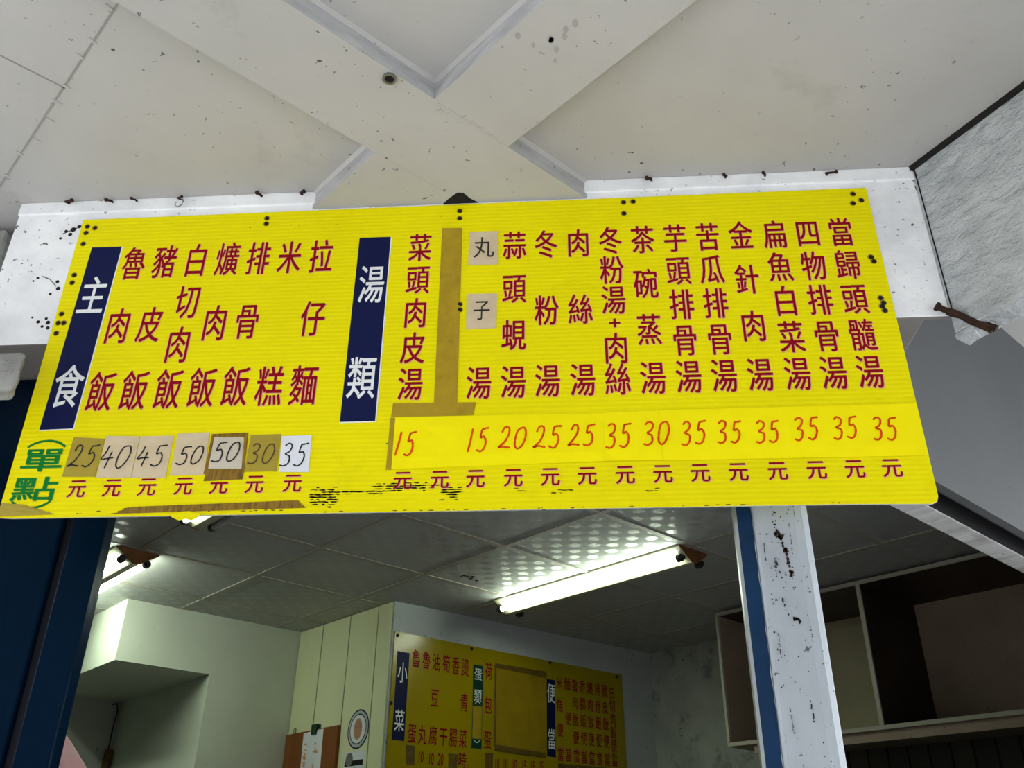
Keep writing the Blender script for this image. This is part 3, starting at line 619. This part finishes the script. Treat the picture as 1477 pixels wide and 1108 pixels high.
sticker('packing_tape', ((-1.367, 2.336), (-1.31, 2.331), (-1.225, 2.305), (-1.367, 2.302)), M['olive_paper'], 'olive wrinkled tape at the lower left corner of the yellow sign', 'tape', y=-.0015, bulge=.0010, group=GT)

# ------------------------------------------------------------------ small rusty things outside
GN = 'rusty nails along the top of the white beam'
NX = [(-1.429, 3.2655, 'first'), (-1.303, 3.262, 'second'), (-1.231, 3.262, 'third'), (-1.099, 3.262, 'fourth'), (-.865, 3.262, 'fifth'), (-.748, 3.262, 'sixth'), (.233, 3.262, 'seventh'), (.432, 3.26, 'eighth'), (.541, 3.26, 'ninth'), (.709, 3.255, 'tenth')]
for i, (x, z, w) in enumerate(NX):
    bm = bmesh.new(); r = random.uniform(.0022, .004)
    p = [Vector((0, .003, 0)), Vector((random.uniform(-.01, .01), -.012, -.004)), Vector((random.uniform(-.018, .018), -.02, random.uniform(-.010, -.002)))]
    tube_path(bm, p, r, 7); cyl(bm, p[-1], p[-1] + Vector((.003, -.003, -.001)), r * 1.6, 8)
    tag(obj('rusty_nail', bm, M['rust'], loc=(x, YF - .004, z - .006)), f'small rusty nail at the top of the white beam, {w} of ten from the left', 'nail', GN)
bm = bmesh.new()
tube_path(bm, [(0, .005, .012), (.002, -.012, .014), (.008, -.018, .002), (.007, -.018, -.012), (-.004, -.018, -.020), (-.013, -.018, -.012), (-.012, -.018, -.003)], .0016, 8)
tag(obj('wire_hook', bm, M['steel'], loc=(-1.092, YF - .006, 3.232)), 'small curled wire hook under the nails above the sign', 'hook')
t = thing('pipe_stub', 'rusty pipe end in the ceiling beam above the sign', 'pipe', (-.4086, 1.493, Z1))
bm = bmesh.new(); n = 20
for r0, r1, z0, z1 in ((.0115, .0165, -.006, .0),):
    rings = [[bm.verts.new((r * math.cos(2 * PI * k / n), r * math.sin(2 * PI * k / n), z)) for k in range(n)] for r, z in ((r0, z1), (r0, z0), (r1, z0), (r1, z1))]
    for a, b in zip(rings, rings[1:] + rings[:1]):
        for k in range(n): bm.faces.new((a[k], a[(k + 1) % n], b[(k + 1) % n], b[k]))
obj('rim', bm, M['steel'], t)
bm = bmesh.new(); cyl(bm, (0, 0, -.0015), (0, 0, 0), .0116, 20); obj('bore', bm, M['black'], t)
t = thing('rebar_bundle', 'bundle of rusty steel rods poking from the beam corner right of the sign', 'rebar', (.898, 1.93, 2.735))
P, Q = Vector((0, .0, .066)), Vector((.102, -.040, -.028))
for k, (o1, o2, r) in enumerate([((0, 0, 0), (0, 0, 0), .0075), ((.02, .004, -.016), (.01, .006, .010), .006), ((.012, .0, -.006), (-.012, .002, -.006), .005)]):
    bm = bmesh.new(); a, b = P + Vector(o1), Q + Vector(o2)
    tube_path(bm, [a + (b - a) * s / 7 + Vector((random.uniform(-.0015, .0015), random.uniform(-.0015, .0015), random.uniform(-.0025, .0015))) for s in range(8)], r, 9)
    if k == 0: cyl(bm, a + Vector((-.003, 0, .003)), a + Vector((.004, -.001, -.003)), .011, 10)
    obj('rod', bm, M['rust'], t)

# ------------------------------------------------------------------ fluorescent lamps on the tiled ceiling
def lamp(label, a, b0, b1, lit, off, zt):
    L = b1 - b0
    v = AB(a, (b0 + b1) / 2, ZI); t = thing('fluorescent_lamp', label, 'lamp', v, AZ, 'fluorescent lamps on the tiled ceiling')
    bm = bmesh.new(); prof = [(-.104, 0), (-.104, -.008), (-.016, -.066), (.016, -.066), (.104, -.008), (.104, 0)]
    vprism(bm, prof, -L / 2 + .004, L / 2 - .004); obj('lamp_body', bm, M['fixture'], t, bevel=.002)
    for s in (-1, 1):
        bm = bmesh.new(); y0 = s * L / 2
        vprism(bm, [(-.100, -.001), (-.100, -.010), (-.014, -.068), (.014, -.068), (.100, -.010), (.100, -.001)], min(y0, y0 - s * .004), max(y0, y0 - s * .004))
        obj('end_plate', bm, M['fix_end'], t)
    for k, side in enumerate((-1, 1)):
        for s in (-1, 1):
            bm = bmesh.new(); y = s * (L / 2 - .030)
            cyl(bm, (side * off, y - .012, zt), (side * off, y + .012, zt), .018, 14)
            cyl(bm, (side * off, y + s * .010, zt), (side * off, y + s * .024, zt), .012, 12)
            p = Vector((side * off, y, zt)); cyl(bm, p, (side * (off - .028), y, zt + .030), .012, 10)
            obj('tube_socket', bm, M['socket'], t)
        if lit[k] is None: continue
        bm = bmesh.new(); cyl(bm, (side * off, -L / 2 + .040, zt), (side * off, L / 2 - .040, zt), .0145, 20)
        o = obj('tube', bm, M['tube_on'] if lit[k] else M['tube_off'], t, smooth=False)
        o['label'] = 'lit white tube' if lit[k] else 'unlit grey tube'
    return t
lamp('fluorescent lamp with one lit tube and a rust-brown end plate, left of the white post', 3.31, 2.42, 3.70, (True, None), .070, -.052)
lamp('brightly lit fluorescent lamp partly behind the blue door panel at the left', 1.455, 4.215, 5.46, (True, True), .060, -.052)
lamp('fluorescent lamp whose end just shows below the lower edge of the yellow sign', 1.445, 2.33, 3.575, (True, False), .062, -.052)

# ------------------------------------------------------------------ small menu board on the back wall
dm = Vector((.73925, .67343)); nm = Vector((-.67343, .73925)); P1 = Vector((-1.00642, 4.88069))
MS0, MV0 = .860, 1.90
pm = P1 + dm * MS0 - nm * .0072
MR = math.atan2(dm.y, dm.x)
menu = thing('menu_board', 'small yellow menu board with red dish names on the back wall', 'sign', (pm.x, pm.y, MV0), MR)
def ms(u): return u - MS0
def mv(v): return v - MV0
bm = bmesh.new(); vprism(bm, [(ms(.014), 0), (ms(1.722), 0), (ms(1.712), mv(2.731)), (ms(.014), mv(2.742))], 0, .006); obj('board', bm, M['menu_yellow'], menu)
SIDES = [(.158, [('魯', 2.618), ('蛋', 2.235)]), (.224, [('魯', 2.617), ('丸', 2.235)]), (.290, [('油', 2.615), ('豆', 2.428), ('腐', 2.236)]), (.356, [('筍', 2.617), ('干', 2.237)]), (.420, [('香', 2.614), ('腸', 2.238)]), (.484, [('燙', 2.613), ('青', 2.425), ('菜', 2.238)]), (.650, [('荷', 2.616), ('包', 2.431), ('蛋', 2.247)])]
for u, ch in SIDES: dish(menu, u, [(c, v, .050, .094) for c, v in ch], ms, mv, edge=False, thick=.0006)
F = [2.616, 2.515, 2.417, 2.317, 2.215]
BOX = [(1.182, [('米', 2.617), ('糕', 2.486), ('便', 2.347), ('當', 2.215)]), (1.245, [('麵', 2.617), ('便', 2.418), ('當', 2.217)])]
BOX += [(u, list(zip(s, F))) for u, s in ((1.307, '魯肉飯便當'), (1.368, '香腸飯便當'), (1.430, '爌肉飯便當'), (1.493, '排骨飯便當'), (1.555, '豬皮飯便當'))]
BOX += [(1.617, list(zip('白切肉飯便當', [2.611, 2.533, 2.450, 2.373, 2.298, 2.218])))]
for u, ch in BOX: dish(menu, u, [(c, v, .046, .074) for c, v in ch], ms, mv, edge=False, thick=.0006)
for s, u, v in [('1', .148, 2.126), ('5', .164, 2.126), ('1', .212, 2.1262), ('0', .230, 2.1262), ('1', .277, 2.1228), ('0', .295, 2.1228), ('2', .338, 2.124), ('0', .356, 2.124), ('時', .484, 2.131), ('1', .711, 2.131), ('0', .729, 2.131), ('1', .769, 2.132), ('0', .787, 2.132), ('1', .833, 2.133), ('0', .851, 2.133), ('1', .902, 2.134), ('5', .920, 2.134), ('1', .965, 2.135), ('5', .983, 2.135), ('1', 1.029, 2.138), ('5', 1.047, 2.138)]:
    bm = bmesh.new(); letter(bm, s, ms(u), mv(v), .050 if s == '時' else .034, .075, -.0009, .0006, 0, (.5, .38) if s == '時' else (.3, .36)); obj('price_lettering', bm, M['red_ink'], menu)
for q, mat, chars, lab in (([(.037, 2.641), (.113, 2.640), (.113, 2.193), (.038, 2.193)], 'navy', [('小', .077, 2.534, .056, .106), ('菜', .077, 2.291, .056, .106)], 'navy blue heading panel'),
                      ([(.540, 2.638), (.609, 2.6385), (.6115, 2.197), (.5425, 2.195)], 'green_vinyl', [('蛋', .576, 2.589, .050, .066), ('類', .576, 2.473, .050, .066), ('︵', .577, 2.436, .04, .07), ('︶', .577, 2.230, .04, .07)], 'dark green heading panel'),
                      ([(1.082, 2.627), (1.146, 2.6275), (1.1465, 2.1945), (1.080, 2.196)], 'navy', [('便', 1.115, 2.549, .056, .110), ('當', 1.116, 2.292, .056, .110)], 'navy blue heading panel')):
    bm = bmesh.new(); vprism(bm, [(ms(u), mv(v)) for u, v in q], -.0006, -.0001); hp = obj('header_panel', bm, M[mat], menu); hp['label'] = lab
    for c, u, v, w, h in chars:
        bm = bmesh.new()
        if c in '︵︶':
            sg = 1 if c == '︵' else -1; ribbon(bm, [(ms(u) + .022 * math.sin(k / 5 - 1), mv(v) + sg * (.03 * math.cos(k / 5 - 1) - .026)) for k in range(11)], .004, -.0011)
        else: letter(bm, c, ms(u), mv(v), w, h, -.0011, .0006)
        obj('header_character', bm, M['white_ink'], hp)
bm = bmesh.new(); cyl(bm, (0, -.004, 0), (0, 0, 0), .009, 12)
s0 = obj('screw', bm, M['black'], menu, (ms(.030), 0, mv(2.722)))
for u, v in [(.524, 2.722), (.019, 2.370), (1.109, 2.724), (1.664, 2.712)]: link('screw', s0.data, menu, (ms(u), 0, mv(v)))
def menu_sticker(name, q, mat, label, cat, y=-.0018, bulge=.0015, group=None):
    ou, ov = (q[2][0] + q[3][0]) / 2, min(q[2][1], q[3][1]); w = pm + dm * (ou - MS0)
    t = thing(name, label, cat, (w.x, w.y, ov), MR, group)
    bm = bmesh.new(); sheet(bm, [(u - ou, v - ov) for u, v in q], y, bulge, jag=.002); obj('film', bm, mat, t); return t, ou, ov
t, ou, ov = menu_sticker('paper_cover', ((.6926, 2.6509), (1.0752, 2.6560), (1.069, 2.2052), (.7018, 2.2239)), M['patch'], 'large brownish yellow card taped over the middle of the small menu board', 'card', bulge=.008)
bm = bmesh.new()
for q in ([(.690, 2.665), (1.080, 2.668), (1.08, 2.630), (.690, 2.640)], [(.700, 2.228), (1.07, 2.212), (1.07, 2.185), (.700, 2.195)], [(.688, 2.65), (.702, 2.65), (.708, 2.22), (.694, 2.22)]): sheet(bm, [(u - ou, v - ov) for u, v in q], -.0032, .0012, 8, 2, jag=.004)
obj('edge_tape', bm, M['menu_tape'], t)
GM = 'brown tape pieces on the small menu board'
menu_sticker('packing_tape', ((.5447, 2.414), (.6067, 2.4171), (.6071, 2.2465), (.546, 2.2447)), M['tape'], 'brown tape over the middle of the dark green heading strip', 'tape', group=GM, bulge=.001)
menu_sticker('packing_tape', ((.1278, 2.1773), (.179, 2.1749), (.1814, 2.0816), (.1307, 2.0845)), M['menu_tape'], 'brown tape over the first price under the navy 小菜 columns', 'tape', group=GM, bulge=.001)
menu_sticker('packing_tape', ((.3921, 2.1584), (.453, 2.1563), (.4516, 2.0876), (.3935, 2.0869)), M['menu_tape'], 'brown tape over the sausage price, left of the character 時', 'tape', group=GM, bulge=.001)
menu_sticker('packing_tape', ((.6375, 2.178), (.6899, 2.1787), (.6871, 2.0904), (.6353, 2.0903)), M['menu_tape'], 'brown tape under the egg column beside the taped card', 'tape', group=GM, bulge=.001)
menu_sticker('packing_tape', ((1.1626, 2.164), (1.6402, 2.170), (1.6366, 2.11), (1.1611, 2.094)), M['menu_tape'], 'long brown tape across the lunch box prices at the lower right', 'tape', group=GM, bulge=.001)

# ------------------------------------------------------------------ cupboard on the right wall (room axes)
v = AB(4.53, 2.06, 2.188); cab = thing('wall_cupboard', 'open brown wall cupboard with pale edge strips behind the white post', 'cupboard', v, AZ)
ox, oy, oz = 4.53, 2.06, 2.188
def cb(name, a0, a1, b0, b1, z0, z1, mat, bevel=0.0):
    bm = bmesh.new(); box(bm, a0 - ox, a1 - ox, b0 - oy, b1 - oy, z0 - oz, z1 - oz); return obj(name, bm, mat, cab, bevel=bevel)
CA0, CA1, CB0, CB1, CZ0, CZ1, CD = 4.24, 4.822, 1.13, 2.997, 2.188, 2.888, 2.135
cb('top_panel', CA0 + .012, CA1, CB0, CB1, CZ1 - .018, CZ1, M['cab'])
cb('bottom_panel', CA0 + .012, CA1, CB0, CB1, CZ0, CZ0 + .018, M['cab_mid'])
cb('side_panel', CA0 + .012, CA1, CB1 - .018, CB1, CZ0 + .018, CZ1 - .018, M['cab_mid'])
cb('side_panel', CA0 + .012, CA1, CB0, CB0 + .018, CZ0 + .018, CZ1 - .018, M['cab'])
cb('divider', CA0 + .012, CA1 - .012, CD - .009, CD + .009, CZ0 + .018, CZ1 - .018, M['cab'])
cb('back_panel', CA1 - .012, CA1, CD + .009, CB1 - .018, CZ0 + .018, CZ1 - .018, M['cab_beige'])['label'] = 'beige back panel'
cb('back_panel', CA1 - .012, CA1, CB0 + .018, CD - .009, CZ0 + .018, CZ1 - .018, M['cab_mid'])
for nm_, b0, b1, z0, z1 in (('edge_strip', CB0, CB1, CZ1 - .020, CZ1), ('edge_strip', CB0, CB1, CZ0, CZ0 + .020), ('edge_strip', CB1 - .016, CB1, CZ0 + .02, CZ1 - .02), ('edge_strip', CB0, CB0 + .016, CZ0 + .02, CZ1 - .02), ('edge_strip', CD - .011, CD + .011, CZ0 + .02, CZ1 - .02)):
    e = cb(nm_, CA0, CA0 + .012, b0, b1, z0, z1, M['cab_edge'], .002)
cb('support_rail', CA0 + .02, CA0 + .05, CB0, 2.85, CZ0 - .045, CZ0, M['cab_mid'])

# ------------------------------------------------------------------ things on the plank panelling and in the niche
v = AB(2.832, 4.787, 1.72); nb = thing('notice_board', 'orange-brown wooden board hanging on the cream planks', 'board', v, AZ)
def on_plank(name, bs, zs, x0, x1, mat, parent, ob, oz_, bevel=0.0):
    bm = bmesh.new(); box(bm, x0, x1, bs[0] - ob, bs[1] - ob, zs[0] - oz_, zs[1] - oz_); return obj(name, bm, mat, parent, bevel=bevel)
bm = bmesh.new(); box(bm, -.020, -.001, 4.510 - 4.787, 5.066 - 4.787, 0, .582); obj('panel', bm, M['ply'], nb, bevel=.002)
bm = bmesh.new()
q = [(4.864, 2.292), (4.655, 2.297), (4.640, 1.80), (4.850, 1.80)]; sheet(bm, [(b - 4.787, z - 1.72) for b, z in q], 0, .006, 5, 8)
for vv in bm.verts: vv.co = (vv.co.y - .022, vv.co.x, vv.co.z)
pap = obj('paper', bm, M['white_paper'], nb); pap['label'] = 'curling white paper sheet'
bm = bmesh.new()
for b, z, w, h in [(4.815, 2.215, .022, .03), (4.818, 2.165, .026, .022), (4.816, 2.115, .022, .03), (4.818, 2.065, .026, .024), (4.715, 2.21, .010, .045), (4.712, 2.18, .03, .010), (4.715, 2.10, .022, .04)]:
    for _ in range(5):
        bb, zz = b + random.uniform(-w, w) * .6, z + random.uniform(-h, h) * .6; box(bm, -.0295, -.0285, bb - 4.787 - w * .3, bb - 4.787 + w * .3, zz - 1.72 - .004, zz - 1.72 + .004)
obj('red_smudge', bm, M['pink_ink'], pap)
on_plank('clip', (4.718, 4.768), (2.272, 2.328), -.034, -.001, M['green_vinyl'], nb, 4.787, 1.72, .003)['label'] = 'dark green clip'
bm = bmesh.new(); n = 14; tube_path(bm, [(-.012, 4.985 - 4.787 + .014 * math.cos(2 * PI * k / n), .597 + .014 * math.sin(2 * PI * k / n)) for k in range(n + 1)], .0025, 7); obj('hanging_ring', bm, M['steel'], nb)
v = AB(2.832, 4.340, 2.166); stk = thing('round_sticker', 'round white sticker with a black ring on the cream planks', 'sticker', v, AZ)
def disc(bm, r, x0, x1, rz_=None, n=36):
    prism(bm, [(r * math.cos(2 * PI * k / n), (rz_ or r) * math.sin(2 * PI * k / n)) for k in range(n)], x0, x1)
    for vv in bm.verts: vv.co = (vv.co.z, vv.co.x, vv.co.y + .1)
bm = bmesh.new(); disc(bm, .100, -.0010, 0); obj('ring', bm, M['navy'], stk)
bm = bmesh.new(); disc(bm, .092, -.0014, -.0008); obj('band', bm, M['menuwall'], stk)
bm = bmesh.new(); disc(bm, .078, -.0018, -.0012); obj('inner_ring', bm, M['black'], stk)
bm = bmesh.new(); disc(bm, .072, -.0022, -.0016); obj('face', bm, M['white_paper'], stk)
bm = bmesh.new(); disc(bm, .038, -.0026, -.002, .054); obj('emblem', bm, M['emblem'], stk)['label'] = 'plain reddish tan emblem'
v = AB(2.832, 4.355, 2.00); lb = thing('square_sticker', 'white rectangular sticker with a dark band below the round sticker', 'sticker', v, AZ)
bm = bmesh.new(); box(bm, -.0012, 0, -.095, .095, 0, .157); obj('paper', bm, M['white_paper'], lb)
bm = bmesh.new(); box(bm, -.0018, -.001, -.085, .085, .085, .112); box(bm, -.0018, -.001, -.02, .02, .03, .075); obj('dark_band', bm, M['black'], lb)
bm = bmesh.new(); n = 20
prism(bm, [(.034 * math.cos(2 * PI * k / n), .034 * math.sin(2 * PI * k / n)) for k in range(n)], -.0022, -.0016)
for vv in bm.verts: vv.co = (vv.co.z, vv.co.x + .045, vv.co.y + .118)
obj('round_mark', bm, M['steel'], lb)
v = AB(2.265, 6.315, .02); wpole = thing('wooden_pole', 'brown wooden pole standing in the corner of the niche', 'pole', v, AZ)
bm = bmesh.new(); cyl(bm, (0, 0, 0), (0, 0, 2.26), .026, 14); obj('shaft', bm, M['wood'], wpole, bevel=.004)
bm = bmesh.new(); tube_path(bm, [(0, .02, 2.25), (.004, .03, 2.40), (.012, .036, 2.50), (.0, .038, 2.545), (-.03, .038, 2.535)], .004, 7); obj('black_cord', bm, M['black'], wpole)
# pink film hanging beside the door panel: a draped cone with folds
v = AB(1.19, 4.00, 1.25); bag = thing('plastic_bag', 'pink plastic bag hanging beside the dark blue door panel', 'bag', v, AZ)
bm = bmesh.new(); prof = [(.004, .855), (.03, .83), (.085, .77), (.15, .69), (.215, .60), (.25, .48), (.26, .3), (.24, .12), (.17, .0)]; n = 40; rings = []
for r, z in prof: rings.append([bm.verts.new((r * (1 + .09 * math.sin(7 * a) + .04 * math.sin(13 * a + 1)) * math.cos(a), r * (1 + .09 * math.sin(7 * a)) * math.sin(a), z)) for a in [2 * PI * k / n for k in range(n)]])
for a, b in zip(rings, rings[1:]):
    for k in range(n): bm.faces.new((a[k], a[(k + 1) % n], b[(k + 1) % n], b[k]))
bm.faces.new(rings[0]); bm.faces.new(rings[-1])
obj('film', bm, M['pink'], bag, smooth=True)
bm = bmesh.new(); tube_path(bm, [(0, 0, .85), (.004, 0, 1.2), (0, 0, ZI - 1.252)], .002, 6); obj('string', bm, M['white_paper'], bag)

bpy.data.objects.remove(_go); bpy.data.curves.remove(_cu)
